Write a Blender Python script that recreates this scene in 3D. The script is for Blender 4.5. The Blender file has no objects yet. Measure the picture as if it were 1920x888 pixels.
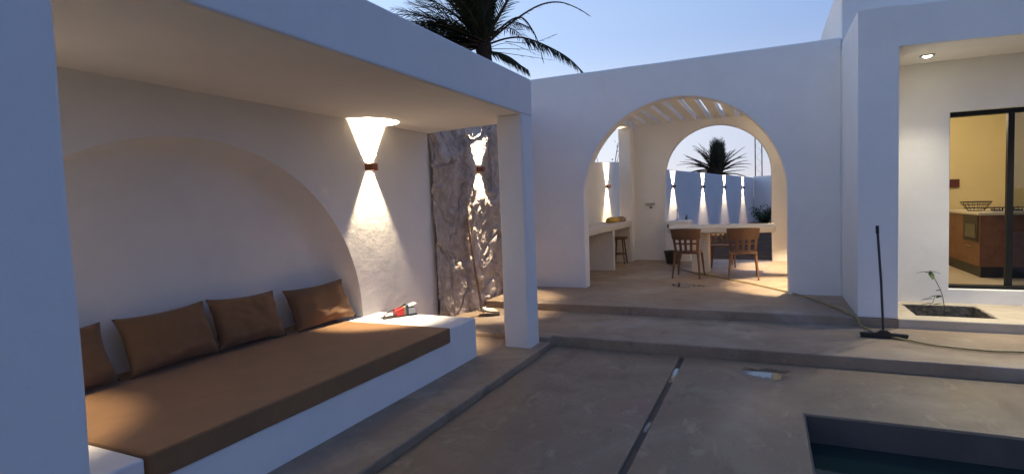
import bpy, bmesh, math, random
from mathutils import Vector, Matrix, noise
import numpy as np

SC = bpy.context.scene
COL = SC.collection
R = math.radians
random.seed(7)

# ------------------------------------------------------------------ camera
F = 1040.0
_a = np.array([1437 - 960, 365 - 444, F]); _a = _a / np.linalg.norm(_a)
_n = np.cross(_a, np.array([1, -0.036, 0])); _n = _n / np.linalg.norm(_n)
_down = _n if _n[1] > 0 else -_n
_X = np.cross(_down, _a)
RW = np.stack([_X, _a, -_down])            # rows: world axes seen from the lens
cam = bpy.data.cameras.new('camera'); co = bpy.data.objects.new('camera', cam); COL.objects.link(co)
m = Matrix(((RW[0][0], -RW[0][1], -RW[0][2], 0), (RW[1][0], -RW[1][1], -RW[1][2], 0), (RW[2][0], -RW[2][1], -RW[2][2], 1.64), (0, 0, 0, 1)))
co.matrix_world = m
cam.sensor_fit = 'HORIZONTAL'; cam.sensor_width = 36; cam.lens = F * 36 / 1920
cam.clip_start = 0.05; cam.clip_end = 2000
SC.camera = co

# ------------------------------------------------------------------ dusk sky
SUN_ELEV, SUN_ROT = R(0.8), R(-80)      # the sun has just gone down on the left
W = bpy.data.worlds.new('World'); SC.world = W; W.use_nodes = True
nt = W.node_tree; nt.nodes.clear(); NL = nt.links
out = nt.nodes.new('ShaderNodeOutputWorld'); bg = nt.nodes.new('ShaderNodeBackground'); bg2 = nt.nodes.new('ShaderNodeBackground'); ads = nt.nodes.new('ShaderNodeAddShader')
sky = nt.nodes.new('ShaderNodeTexSky'); sky.sky_type = 'NISHITA'; sky.sun_disc = False
sky.sun_elevation = SUN_ELEV; sky.sun_rotation = SUN_ROT; sky.dust_density = 0.4; sky.ozone_density = 4.0
bg.inputs['Strength'].default_value = 0.05
NL.new(sky.outputs[0], bg.inputs['Color'])
# the afterglow: pale towards the set sun and low down, dusk blue overhead and opposite
tcw = nt.nodes.new('ShaderNodeTexCoord'); sep = nt.nodes.new('ShaderNodeSeparateXYZ'); NL.new(tcw.outputs['Generated'], sep.inputs[0])
def sky_ramp(stops):
    r = nt.nodes.new('ShaderNodeValToRGB'); NL.new(sep.outputs['Z'], r.inputs['Fac']); r.color_ramp.interpolation = 'EASE'
    e = r.color_ramp.elements; e[0].position, e[0].color = stops[0][0], (*[c * .5 for c in stops[0][1]], 1); e[1].position, e[1].color = stops[-1][0], (*[c * .5 for c in stops[-1][1]], 1)
    for p_, c_ in stops[1:-1]: q_ = e.new(p_); q_.color = (*[c * .5 for c in c_], 1)
    return r.outputs['Color']
near = sky_ramp([(0, (1.30, 1.22, 1.14)), (.10, (1.16, 1.16, 1.15)), (.28, (.67, .86, 1.15)), (.52, (.35, .55, .95)), (1, (.115, .20, .43))])
far_ = sky_ramp([(0, (.24, .28, .43)), (.12, (.21, .28, .50)), (.30, (.12, .205, .45)), (.62, (.095, .18, .41)), (1, (.115, .20, .43))])
dt = nt.nodes.new('ShaderNodeVectorMath'); dt.operation = 'DOT_PRODUCT'; NL.new(tcw.outputs['Generated'], dt.inputs[0]); dt.inputs[1].default_value = (math.sin(SUN_ROT), math.cos(SUN_ROT), 0)
ma = nt.nodes.new('ShaderNodeMath'); ma.operation = 'MULTIPLY_ADD'; NL.new(dt.outputs['Value'], ma.inputs[0]); ma.inputs[1].default_value = .5; ma.inputs[2].default_value = .5
pw_ = nt.nodes.new('ShaderNodeMath'); pw_.operation = 'POWER'; NL.new(ma.outputs[0], pw_.inputs[0]); pw_.inputs[1].default_value = 1.95
mxw = nt.nodes.new('ShaderNodeMix'); mxw.data_type = 'RGBA'; NL.new(pw_.outputs[0], mxw.inputs['Factor']); NL.new(far_, mxw.inputs['A']); NL.new(near, mxw.inputs['B'])
NL.new(mxw.outputs['Result'], bg2.inputs['Color']); bg2.inputs['Strength'].default_value = 1.9
NL.new(bg.outputs[0], ads.inputs[0]); NL.new(bg2.outputs[0], ads.inputs[1]); NL.new(ads.outputs[0], out.inputs[0])
sl = bpy.data.lights.new('sun', 'SUN'); sl.energy = 0.03; sl.angle = R(8); sl.color = (1, .75, .55)
so = bpy.data.objects.new('sun', sl); COL.objects.link(so)
sd = Vector((math.sin(SUN_ROT) * math.cos(SUN_ELEV), math.cos(SUN_ROT) * math.cos(SUN_ELEV), math.sin(SUN_ELEV)))
so.rotation_euler = sd.to_track_quat('Z', 'Y').to_euler(); so.location = sd * 60

SC.view_settings.view_transform = 'Standard'; SC.view_settings.look = 'None'
SC.view_settings.exposure = 0.28; SC.view_settings.gamma = 1.0; SC.view_settings.use_curve_mapping = False
SC.render.engine = 'CYCLES'
SC.cycles.use_denoising = True
SC.cycles.max_bounces = 8; SC.cycles.diffuse_bounces = 7; SC.cycles.sample_clamp_indirect = 4.0
SC.cycles.caustics_reflective = False; SC.cycles.caustics_refractive = False

WARM = (1.0, 0.80, 0.54)
LAMP_UP, LAMP_DOWN = 420.0, 440.0

# ------------------------------------------------------------------ helpers
def tag(o, label=None, cat=None, group=None, kind=None):
    if label: o['label'] = label
    if cat: o['category'] = cat
    if group: o['group'] = group
    if kind: o['kind'] = kind
    return o

def thing(name, label, cat, loc=(0, 0, 0), rz=0.0, group=None):
    o = bpy.data.objects.new(name, None); COL.objects.link(o)
    o.location = loc; o.rotation_euler = (0, 0, rz); o.empty_display_size = .1
    return tag(o, label, cat, group)

def obj(name, bm, mat, parent=None, world=False, bevel=0.0, seg=2, sharp=35):
    """one mesh object; world=True: the mesh is in world coordinates although it has a parent"""
    me = bpy.data.meshes.new(name)
    bmesh.ops.recalc_face_normals(bm, faces=bm.faces)
    bm.to_mesh(me); bm.free()
    o = bpy.data.objects.new(name, me); COL.objects.link(o)
    for mm in (mat if isinstance(mat, (list, tuple)) else [mat]): me.materials.append(mm)
    me.polygons.foreach_set('use_smooth', [True] * len(me.polygons))
    me.set_sharp_from_angle(angle=R(sharp))
    if parent is not None:
        o.parent = parent
        if world: o.location = -Vector(parent.location)
    if bevel > 0:
        md = o.modifiers.new('edge', 'BEVEL'); md.width = bevel; md.segments = seg; md.limit_method = 'ANGLE'; md.angle_limit = R(40)
        md.harden_normals = True
    return o

def box(bm, x0, x1, y0, y1, z0, z1, M=None):
    vs = [Vector((x, y, z)) for x in (x0, x1) for y in (y0, y1) for z in (z0, z1)]
    if M is not None: vs = [M @ v for v in vs]
    v = [bm.verts.new(p) for p in vs]
    for f in ((0, 1, 3, 2), (4, 6, 7, 5), (0, 4, 5, 1), (2, 3, 7, 6), (0, 2, 6, 4), (1, 5, 7, 3)):
        bm.faces.new([v[i] for i in f])
    return bm

def B(*a, **k): return box(bmesh.new(), *a, **k)

def rough(bm, cell=0.35, amp=0.006, fr=1.1, seed=0.0):
    """hand-trowelled plaster: cut long edges and push the surface about by a few millimetres"""
    for _ in range(6):
        es = [e for e in bm.edges if e.calc_length() > cell * 1.6]
        if not es: break
        bmesh.ops.subdivide_edges(bm, edges=es, cuts=1, use_grid_fill=True)
    for v in bm.verts:
        p = v.co * fr + Vector((seed, seed * 1.7, 0))
        d = noise.noise_vector(p) * amp + noise.noise_vector(p * 4.1) * amp * .35
        v.co += d
    return bm

def prism(pts, axis, a0, a1):
    """polygon (u,v) extruded along an axis: axis 'Y' -> u=X v=Z, 'X' -> u=Y v=Z, 'Z' -> u=X v=Y"""
    bm = bmesh.new()
    def P(u, v, a): return {'Y': (u, a, v), 'X': (a, u, v), 'Z': (u, v, a)}[axis]
    lo = [bm.verts.new(P(u, v, a0)) for u, v in pts]; hi = [bm.verts.new(P(u, v, a1)) for u, v in pts]
    bm.faces.new(lo); bm.faces.new(hi[::-1])
    n = len(pts)
    for i in range(n): bm.faces.new((lo[i], lo[(i + 1) % n], hi[(i + 1) % n], hi[i]))
    return bm

def plate(xs, ys, skip, z, zb, sub=0.0):
    """a slab with square holes: top faces plus sides wherever a cell is missing"""
    bm = bmesh.new(); V = {}
    def v(i, j, h):
        k = (i, j, h)
        if k not in V: V[k] = bm.verts.new((xs[i], ys[j], h))
        return V[k]
    nx, ny = len(xs) - 1, len(ys) - 1
    has = lambda i, j: 0 <= i < nx and 0 <= j < ny and not skip((xs[i] + xs[i + 1]) / 2, (ys[j] + ys[j + 1]) / 2)
    for i in range(nx):
        for j in range(ny):
            if not has(i, j): continue
            bm.faces.new((v(i, j, z), v(i + 1, j, z), v(i + 1, j + 1, z), v(i, j + 1, z)))
            for di, dj, a, b in ((-1, 0, (i, j), (i, j + 1)), (1, 0, (i + 1, j), (i + 1, j + 1)), (0, -1, (i, j), (i + 1, j)), (0, 1, (i, j + 1), (i + 1, j + 1))):
                if not has(i + di, j + dj):
                    bm.faces.new((v(*a, z), v(*b, z), v(*b, zb), v(*a, zb)))
    return bm

def tube(bm, pts, rad, n=8, closed_ends=True):
    pts = [Vector(p) for p in pts]; rings = []
    rads = rad if isinstance(rad, (list, tuple)) else [rad] * len(pts)
    up = None
    for i, p in enumerate(pts):
        t = (pts[min(i + 1, len(pts) - 1)] - pts[max(i - 1, 0)]).normalized()
        if up is None: up = Vector((0, 0, 1)) if abs(t.z) < .9 else Vector((1, 0, 0))
        s = t.cross(up).normalized(); up = s.cross(t).normalized()
        rings.append([bm.verts.new(p + (s * math.cos(a) + up * math.sin(a)) * rads[i]) for a in [2 * math.pi * k / n for k in range(n)]])
    for a, b in zip(rings, rings[1:]):
        for k in range(n): bm.faces.new((a[k], a[(k + 1) % n], b[(k + 1) % n], b[k]))
    if closed_ends: bm.faces.new(rings[0][::-1]); bm.faces.new(rings[-1])
    return bm

def lathe(bm, prof, n=24, c=(0, 0, 0)):
    rings = []
    for r, z in prof:
        if r < 1e-5: rings.append([bm.verts.new((c[0], c[1], c[2] + z))])
        else: rings.append([bm.verts.new((c[0] + r * math.cos(2 * math.pi * k / n), c[1] + r * math.sin(2 * math.pi * k / n), c[2] + z)) for k in range(n)])
    for a, b in zip(rings, rings[1:]):
        for k in range(n):
            q = [a[k % len(a)], a[(k + 1) % len(a)], b[(k + 1) % len(b)], b[k % len(b)]]
            q = list(dict.fromkeys(q))
            if len(q) > 2: bm.faces.new(q)
    return bm

def smooth_path(pts, n=8):
    pts = [Vector(p) for p in pts]; o = []
    for i in range(len(pts) - 1):
        p0, p1, p2, p3 = pts[max(i - 1, 0)], pts[i], pts[i + 1], pts[min(i + 2, len(pts) - 1)]
        for k in range(n):
            t = k / n
            o.append(.5 * ((2 * p1) + (p2 - p0) * t + (2 * p0 - 5 * p1 + 4 * p2 - p3) * t * t + (3 * p1 - p0 - 3 * p2 + p3) * t ** 3))
    o.append(pts[-1]); return o

def copy_tree(o, parent=None):
    c = o.copy(); COL.objects.link(c)
    if parent is not None: c.parent = parent
    for ch in list(o.children): copy_tree(ch, c)
    return c

# ------------------------------------------------------------------ materials
def weather(M, layers, scale=(1, 1, 1)):
    """lay further stains over a finished material: (scale, colour, low, high, amount)"""
    t = M.node_tree; p = t.nodes['Principled BSDF']; L = t.links; tc = t.nodes.new('ShaderNodeTexCoord'); mp = t.nodes.new('ShaderNodeMapping'); mp.inputs['Scale'].default_value = scale
    L.new(tc.outputs['Object'], mp.inputs[0])
    for k, (sc_, colr, lo, hi, amt) in enumerate(layers):
        src = p.inputs['Base Color'].links[0].from_socket if p.inputs['Base Color'].links else None
        n = t.nodes.new('ShaderNodeTexNoise'); n.inputs['Scale'].default_value = sc_; n.inputs['Detail'].default_value = 8; n.inputs['Roughness'].default_value = .68; n.inputs['Distortion'].default_value = .9; n.noise_dimensions = '4D'; n.inputs['W'].default_value = 3.7 * k + 1
        L.new(mp.outputs[0], n.inputs['Vector'])
        mr = t.nodes.new('ShaderNodeMapRange'); mr.interpolation_type = 'SMOOTHSTEP'; L.new(n.outputs['Fac'], mr.inputs['Value'])
        mr.inputs['From Min'].default_value = lo; mr.inputs['From Max'].default_value = hi; mr.inputs['To Max'].default_value = amt
        mx = t.nodes.new('ShaderNodeMix'); mx.data_type = 'RGBA'; L.new(mr.outputs[0], mx.inputs['Factor'])
        if src is not None: L.new(src, mx.inputs['A'])
        else: mx.inputs['A'].default_value = p.inputs['Base Color'].default_value
        mx.inputs['B'].default_value = (*colr, 1); L.new(mx.outputs['Result'], p.inputs['Base Color'])
    return M

def mat(name, col, rgh=.6, spec=.5, metal=0.0, var=0.0, vscale=3.0, col2=None, bump=0.0, bscale=40.0, bump2=0.0, bscale2=4.0, stain=None, rvar=0.0, sheen=0.0, coat=0.0, dist=.02):
    M = bpy.data.materials.new(name); M.use_nodes = True
    t = M.node_tree; p = t.nodes['Principled BSDF']; L = t.links
    p.inputs['Roughness'].default_value = rgh; p.inputs['Metallic'].default_value = metal
    p.inputs['Specular IOR Level'].default_value = spec
    p.inputs['Base Color'].default_value = (*col, 1)
    if sheen: p.inputs['Sheen Weight'].default_value = sheen
    tc = t.nodes.new('ShaderNodeTexCoord')
    def nz(scale, detail=6, rough=.6, dis=0.0):
        n = t.nodes.new('ShaderNodeTexNoise'); n.inputs['Scale'].default_value = scale; n.inputs['Detail'].default_value = detail
        n.inputs['Roughness'].default_value = rough; n.inputs['Distortion'].default_value = dis
        L.new(tc.outputs['Object'], n.inputs['Vector']); return n.outputs['Fac']
    def ramp(fac, stops):
        r = t.nodes.new('ShaderNodeValToRGB'); L.new(fac, r.inputs['Fac'])
        while len(r.color_ramp.elements) > 1: r.color_ramp.elements.remove(r.color_ramp.elements[-1])
        r.color_ramp.elements[0].position = stops[0][0]; r.color_ramp.elements[0].color = (*stops[0][1], 1)
        for pos, c in stops[1:]:
            e = r.color_ramp.elements.new(pos); e.color = (*c, 1)
        return r.outputs['Color']
    cur = None
    if var or col2:
        c2 = col2 if col2 else tuple(c * (1 - var) for c in col)
        cur = ramp(nz(vscale, 8, .62, .4), [(.32, c2), (.62, col)])
    if stain:
        sc_, sc2, lo, hi = stain
        mx = t.nodes.new('ShaderNodeMix'); mx.data_type = 'RGBA'
        L.new(ramp(nz(sc_, 7, .65, 1.2), [(lo, (0, 0, 0)), (hi, (1, 1, 1))]), mx.inputs['Factor'])
        if cur is not None: L.new(cur, mx.inputs['A'])
        else: mx.inputs['A'].default_value = (*col, 1)
        mx.inputs['B'].default_value = (*sc2, 1)
        cur = mx.outputs['Result']
    if cur is not None: L.new(cur, p.inputs['Base Color'])
    if rvar:
        mr = t.nodes.new('ShaderNodeMapRange'); L.new(nz(vscale * .8 + .5, 6, .6, .8), mr.inputs['Value'])
        mr.inputs['From Min'].default_value = .3; mr.inputs['From Max'].default_value = .7
        mr.inputs['To Min'].default_value = max(.03, rgh - rvar); mr.inputs['To Max'].default_value = min(1, rgh + rvar)
        L.new(mr.outputs[0], p.inputs['Roughness'])
    prev = None
    for s, sc_ in ((bump, bscale), (bump2, bscale2)):
        if s:
            b = t.nodes.new('ShaderNodeBump'); b.inputs['Strength'].default_value = s; b.inputs['Distance'].default_value = dist
            L.new(nz(sc_, 5, .6), b.inputs['Height'])
            if prev is not None: L.new(prev, b.inputs['Normal'])
            prev = b.outputs['Normal']
    if prev is not None: L.new(prev, p.inputs['Normal'])
    return M

def emat(name, col, s):
    M = bpy.data.materials.new(name); M.use_nodes = True
    p = M.node_tree.nodes['Principled BSDF']; p.inputs['Base Color'].default_value = (.8, .8, .8, 1)
    p.inputs['Emission Color'].default_value = (*col, 1); p.inputs['Emission Strength'].default_value = s
    return M

PLASTER = mat('white_plaster', (.84, .82, .79), .85, .25, var=.05, vscale=1.6, bump=.05, bscale=55, bump2=.4, bscale2=2.4, dist=.018)
PLASTER_IN = mat('ceiling_plaster', (.84, .81, .75), .9, .2, var=.06, vscale=1.2, bump=.15, bscale=50, bump2=.3, bscale2=4, dist=.012)
FLOOR = mat('polished_earth_floor', (.32, .236, .165), .55, .4, vscale=.9, col2=(.225, .163, .113), bump=.12, bscale=70, bump2=.15, bscale2=6, stain=(.55, (.40, .33, .29), .55, .78), rvar=.16, dist=.008)
FLOOR2 = mat('terrace_floor', (.235, .17, .112), .5, .45, vscale=.8, col2=(.17, .122, .08), bump=.12, bscale=70, bump2=.15, bscale2=5, stain=(.7, (.27, .15, .125), .58, .8), rvar=.18, dist=.008)
SOIL = mat('garden_soil', (.14, .08, .045), .95, .1, vscale=2, col2=(.055, .03, .019), bump=.6, bscale=18, dist=.05)
DARKSOIL = mat('planter_soil', (.05, .042, .035), .95, .1, vscale=14, col2=(.02, .017, .015), bump=.8, bscale=30, dist=.04)
RUBBLE = mat('rough_concrete', (.22, .19, .16), .95, .1, vscale=9, col2=(.09, .08, .07), bump=.8, bscale=24, dist=.03)
FABRIC = mat('brown_canvas', (.19, .108, .058), .9, .15, var=.12, vscale=5, bump=.35, bscale=420, bump2=.3, bscale2=9, sheen=.15, dist=.004)
FABRIC2 = mat('brown_canvas_side', (.27, .15, .07), .9, .15, var=.15, vscale=4, bump=.35, bscale=420, bump2=.45, bscale2=6, sheen=.12, dist=.006)
COPPER = mat('brown_lamp_metal', (.20, .075, .04), .45, .5, metal=.5, var=.3, vscale=30)
WOOD = mat('handle_wood', (.33, .2, .11), .65, .3, vscale=12, col2=(.2, .11, .06), bump=.2, bscale=60, dist=.004)
CHAIR = mat('chair_resin', (.13, .066, .034), .5, .4, var=.12, vscale=6)
CEM = mat('cream_cement', (.72, .66, .57), .75, .3, var=.08, vscale=2.2, bump=.15, bscale=40, bump2=.3, bscale2=5, dist=.01)
CEMFLOOR = mat('cream_floor', (.55, .47, .36), .6, .35, var=.2, vscale=2.4, bump=.15, bscale=50, bump2=.2, bscale2=5, dist=.01, stain=(1.8, (.40, .33, .25), .5, .72))
BLACK = mat('black_plastic', (.012, .012, .013), .45, .5, var=.3, vscale=8)
BLACKMETAL = mat('black_frame', (.013, .012, .012), .6, .25, var=.2, vscale=6)
OCHRE = mat('ochre_wall', (.56, .46, .26), .8, .2, var=.05, vscale=2, bump=.1, bscale=50)
CABINET = mat('red_brown_cabinet', (.19, .085, .042), .45, .4, vscale=7, col2=(.13, .055, .028), bump=.08, bscale=40, dist=.004)
KFLOOR = mat('kitchen_floor', (.62, .52, .38), .4, .4, var=.07, vscale=2.5)
TOP = mat('speckled_worktop', (.62, .55, .42), .35, .5, vscale=60, col2=(.42, .36, .27))
STEEL = mat('brushed_steel', (.55, .55, .55), .3, .5, metal=1.0, var=.1, vscale=20)
CHROME = mat('tap_chrome', (.6, .6, .62), .15, .5, metal=1.0, var=.05, vscale=9)
HOSE = mat('yellow_hose', (.36, .28, .12), .5, .4, var=.25, vscale=10)
LEAF = mat('leaf_green', (.05, .09, .025), .6, .3, var=.4, vscale=14)
PALMLEAF = mat('palm_leaf', (.035, .045, .02), .6, .3, var=.45, vscale=2.5)
PALMSTEM = mat('palm_stalk', (.085, .05, .03), .75, .2, var=.4, vscale=5)
BARK = mat('palm_bark', (.06, .04, .028), .95, .1, var=.5, vscale=8, bump=.8, bscale=14, dist=.05)
POOLTILE = mat('pool_plaster', (.105, .092, .085), .7, .3, var=.2, vscale=3, bump=.1, bscale=40)
RED = mat('red_card', (.45, .02, .025), .5, .4, var=.15, vscale=18)
CARD = mat('pale_card', (.5, .53, .54), .6, .3, var=.12, vscale=22)
NAVY = mat('navy_card', (.03, .045, .09), .5, .4, var=.2, vscale=22)
OLIVE = mat('olive_card', (.22, .24, .13), .6, .3, var=.15, vscale=22)
YELLOW = mat('yellow_sacking', (.62, .40, .09), .85, .2, var=.3, vscale=9, bump=.5, bscale=60, dist=.01)
TAN = mat('tan_sacking', (.32, .22, .15), .9, .15, var=.3, vscale=9, bump=.5, bscale=60, dist=.01)
BUCKET = mat('dark_bucket', (.055, .04, .035), .55, .4, var=.3, vscale=9)
GREYPL = mat('grey_plastic', (.35, .34, .33), .5, .4, var=.1, vscale=20)
RUSTY = mat('mast_metal', (.09, .05, .045), .7, .3, var=.3, vscale=3)
SHOVELM = mat('worn_steel', (.42, .40, .36), .5, .5, metal=.35, vscale=11, col2=(.2, .16, .12), bump=.2, bscale=40, dist=.004)
REDWALL = mat('dark_red_plastic', (.08, .015, .012), .5, .4, var=.2, vscale=9)
BULB = emat('lamp_glow', (1.0, .78, .5), 18)
DOWN = emat('downlight_glow', (1.0, .9, .72), 14)

def glass(name, tint=(1, 1, 1)):
    M = bpy.data.materials.new(name); M.use_nodes = True; t = M.node_tree; t.nodes.clear()
    o = t.nodes.new('ShaderNodeOutputMaterial'); g = t.nodes.new('ShaderNodeBsdfGlossy'); tr = t.nodes.new('ShaderNodeBsdfTransparent')
    fr = t.nodes.new('ShaderNodeFresnel'); fr.inputs[0].default_value = 1.6; mx = t.nodes.new('ShaderNodeMixShader')
    g.inputs['Roughness'].default_value = .01; tr.inputs[0].default_value = (*tint, 1)
    t.links.new(fr.outputs[0], mx.inputs[0]); t.links.new(tr.outputs[0], mx.inputs[1]); t.links.new(g.outputs[0], mx.inputs[2]); t.links.new(mx.outputs[0], o.inputs[0])
    return M
GLASS = glass('door_glass', (.75, .78, .8))
WATER = mat('pool_water', (.014, .03, .028), .06, .35, bump=.10, bscale=2.2, dist=.02)
FILM = mat('wet_film', (.12, .095, .08), .05, .8, bump=.02, bscale=5, dist=.005)

def stone_mat():
    M = bpy.data.materials.new('rough_stone'); M.use_nodes = True; t = M.node_tree; p = t.nodes['Principled BSDF']; L = t.links
    p.inputs['Roughness'].default_value = .9; p.inputs['Specular IOR Level'].default_value = .2
    at = t.nodes.new('ShaderNodeAttribute'); at.attribute_name = 'stone'
    r = t.nodes.new('ShaderNodeValToRGB'); L.new(at.outputs['Fac'], r.inputs['Fac'])
    e = r.color_ramp.elements; e[0].position = 0; e[0].color = (.17, .14, .12, 1); e[1].position = 1; e[1].color = (.62, .56, .50, 1)
    for pos, c in ((.25, (.44, .375, .325)), (.5, (.54, .475, .42)), (.75, (.42, .365, .32))):
        q = e.new(pos); q.color = (*c, 1)
    tc = t.nodes.new('ShaderNodeTexCoord'); n = t.nodes.new('ShaderNodeTexNoise'); n.inputs['Scale'].default_value = 7; n.inputs['Detail'].default_value = 9; n.inputs['Roughness'].default_value = .7
    L.new(tc.outputs['Object'], n.inputs['Vector'])
    mx = t.nodes.new('ShaderNodeMix'); mx.data_type = 'RGBA'; mx.blend_type = 'MULTIPLY'; mx.inputs['Factor'].default_value = .75
    r2 = t.nodes.new('ShaderNodeValToRGB'); r2.color_ramp.elements[0].position = .33; r2.color_ramp.elements[0].color = (.6, .56, .54, 1); r2.color_ramp.elements[1].position = .66; r2.color_ramp.elements[1].color = (1.3, 1.28, 1.26, 1)
    L.new(n.outputs['Fac'], r2.inputs['Fac']); L.new(r.outputs['Color'], mx.inputs['A']); L.new(r2.outputs['Color'], mx.inputs['B'])
    L.new(mx.outputs['Result'], p.inputs['Base Color'])
    b = t.nodes.new('ShaderNodeBump'); b.inputs['Strength'].default_value = .7; b.inputs['Distance'].default_value = .03
    n2 = t.nodes.new('ShaderNodeTexNoise'); n2.inputs['Scale'].default_value = 26; n2.inputs['Detail'].default_value = 8; L.new(tc.outputs['Object'], n2.inputs['Vector'])
    L.new(n2.outputs['Fac'], b.inputs['Height']); L.new(b.outputs['Normal'], p.inputs['Normal'])
    return M
STONE = stone_mat()

weather(FLOOR2, [(.9, (.29, .225, .16), .50, .66, .5), (2.6, (.14, .10, .065), .52, .66, .65), (.5, (.20, .115, .075), .54, .66, .6), (7, (.40, .32, .22), .54, .70, .5), (16, (.15, .105, .07), .55, .7, .5), (45, (.10, .075, .05), .56, .7, .55)], (1, .5, 1))
weather(FLOOR, [(1.3, (.42, .335, .235), .50, .66, .55), (2.2, (.16, .115, .075), .53, .67, .6), (8, (.43, .345, .23), .54, .72, .5), (18, (.17, .12, .08), .55, .7, .45), (48, (.13, .095, .065), .56, .7, .5)], (.8, 1, 1))
weather(PLASTER, [(.9, (.77, .74, .69), .5, .75, .5), (5, (.87, .86, .85), .5, .75, .5), (2.3, (.68, .64, .58), .62, .8, .3)])
weather(PLASTER_IN, [(1.1, (.75, .71, .64), .5, .75, .5), (6, (.82, .80, .76), .5, .75, .4)])
weather(FABRIC2, [(1.4, (.24, .13, .064), .5, .75, .5), (60, (.22, .125, .065), .45, .7, .5)])
weather(FABRIC, [(2.4, (.16, .092, .048), .5, .75, .5), (60, (.14, .08, .042), .45, .7, .5)])
def struct(name, bm, m_, **k):
    return tag(obj(name, bm, m_, **k), kind='structure')

# ------------------------------------------------------------------ the ground, terraces, pool
struct('garden_ground', plate([-500, -6.5, 9, 500], [-500, -9, 13.9, 500], lambda x, y: -6.5 < x < 9 and -9 < y < 13.9, .03, -.6), SOIL)
SX0, SX1 = -.862, -.815
def skip_pool(x, y): return (.25 < x < 4.6 and -6 < y < 4.78) or (SX0 < x < SX1 and -7 < y < 6.10)
struct('pool_terrace', plate([-2.33, SX0, SX1, .25, 4.6, 9], [-9, -7, -6, 4.78, 6.10, 6.16], skip_pool, -.07, -.6), FLOOR2, bevel=.014)
struct('drain_channel', B(SX0 - .001, SX1 + .001, -7, 6.10, -.3, -.092), mat('drain_mud', (.07, .052, .045), .6, .4, var=.4, vscale=6))
struct('sofa_terrace', plate([-6.5, -2.33], [-9, 6.05], lambda x, y: False, 0, -.6), FLOOR, bevel=.018)
struct('lower_step', plate([-6.5, -2.345, 9], [6.05, 6.16, 7.6], lambda x, y: x > -2.34 and y < 6.16, .05, -.6), FLOOR, bevel=.018)
struct('dining_platform', plate([-3.99, 1.372, 9], [7.6, 8.9, 13.9], lambda x, y: x > 1.372 and y < 8.9, .16, -.6), FLOOR, bevel=.018)
struct('porch_floor', plate([1.372, 1.6, 2.36, 9], [7.6, 7.86, 8.66, 8.9], lambda x, y: 1.6 < x < 2.36 and 7.86 < y < 8.66, .161, -.6), CEMFLOOR, bevel=.018)
# pool basin: the walls drop below the terrace edge
bm = bmesh.new()
for q in ((.25, .25, -6, 4.78), (4.6, 4.6, -6, 4.78)):
    pass
vs = [bm.verts.new(p) for p in ((.235, -6.02, -.085), (4.62, -6.02, -.085), (4.62, 4.795, -.085), (.235, 4.795, -.085), (.235, -6.02, -1.5), (4.62, -6.02, -1.5), (4.62, 4.795, -1.5), (.235, 4.795, -1.5))]
bm.free()
struct('pool_basin', plate([.1, .262, 4.588, 4.8], [-6.2, -5.988, 4.768, 4.95], lambda x, y: .262 < x < 4.588 and -5.988 < y < 4.768, -.084, -1.6), POOLTILE)
struct('pool_floor', B(.1, 4.8, -6.2, 4.95, -1.7, -1.6), POOLTILE)
wb = bmesh.new()
v = [wb.verts.new(p) for p in ((.262, -5.988, -.29), (4.588, -5.988, -.29), (4.588, 4.768, -.29), (.262, 4.768, -.29))]; wb.faces.new(v)
struct('pool_water', wb, WATER)

def wet_mat():
    M = bpy.data.materials.new('wet_sheen'); M.use_nodes = True; t = M.node_tree; p = t.nodes['Principled BSDF']; o_ = t.nodes['Material Output']
    p.inputs['Base Color'].default_value = (.13, .10, .075, 1); p.inputs['Roughness'].default_value = .05; p.inputs['Specular IOR Level'].default_value = .9
    tr = t.nodes.new('ShaderNodeBsdfTransparent'); mx = t.nodes.new('ShaderNodeMixShader'); at_ = t.nodes.new('ShaderNodeAttribute'); at_.attribute_name = 'wet'
    n_ = t.nodes.new('ShaderNodeTexNoise'); n_.inputs['Scale'].default_value = 14; n_.inputs['Detail'].default_value = 6; tc_ = t.nodes.new('ShaderNodeTexCoord'); t.links.new(tc_.outputs['Object'], n_.inputs['Vector'])
    ad = t.nodes.new('ShaderNodeMath'); ad.operation = 'ADD'; t.links.new(at_.outputs['Fac'], ad.inputs[0]); t.links.new(n_.outputs['Fac'], ad.inputs[1])
    mr = t.nodes.new('ShaderNodeMapRange'); t.links.new(ad.outputs[0], mr.inputs['Value']); mr.inputs['From Min'].default_value = .55; mr.inputs['From Max'].default_value = .95
    t.links.new(mr.outputs[0], mx.inputs[0]); t.links.new(tr.outputs[0], mx.inputs[1]); t.links.new(p.outputs[0], mx.inputs[2]); t.links.new(mx.outputs[0], o_.inputs['Surface']); return M
WET = wet_mat()
def puddle(cx, cy, z, rx, ry, seed, label, name='puddle'):
    bm = bmesh.new(); rings = []; wet = [1.0]; c0 = bm.verts.new((cx, cy, z))
    for j in range(1, 7):
        c = []
        for k in range(48):
            a = 2 * math.pi * k / 48; q = (1 + .5 * noise.noise(Vector((math.cos(a) * 1.3, math.sin(a) * 1.3, seed))) + .2 * noise.noise(Vector((math.cos(a) * 4, math.sin(a) * 4, seed)))) * j / 6 * 1.25
            c.append(bm.verts.new((cx + rx * q * math.cos(a), cy + ry * q * math.sin(a), z))); wet.append(1 - j / 6)
        rings.append(c)
    for k in range(48): bm.faces.new((c0, rings[0][k], rings[0][(k + 1) % 48]))
    for p_, q_ in zip(rings, rings[1:]):
        for k in range(48): bm.faces.new((p_[k], q_[k], q_[(k + 1) % 48], p_[(k + 1) % 48]))
    o = obj(name, bm, WET); at_ = o.data.attributes.new('wet', 'FLOAT', 'POINT'); at_.data.foreach_set('value', wet)
    return tag(o, label, 'puddle', 'puddles on the floor')
puddle(-.02, 5.76, -.066, .21, .17, 3.1, 'small shining puddle on the lower terrace just below the step, right of the drain')
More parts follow.
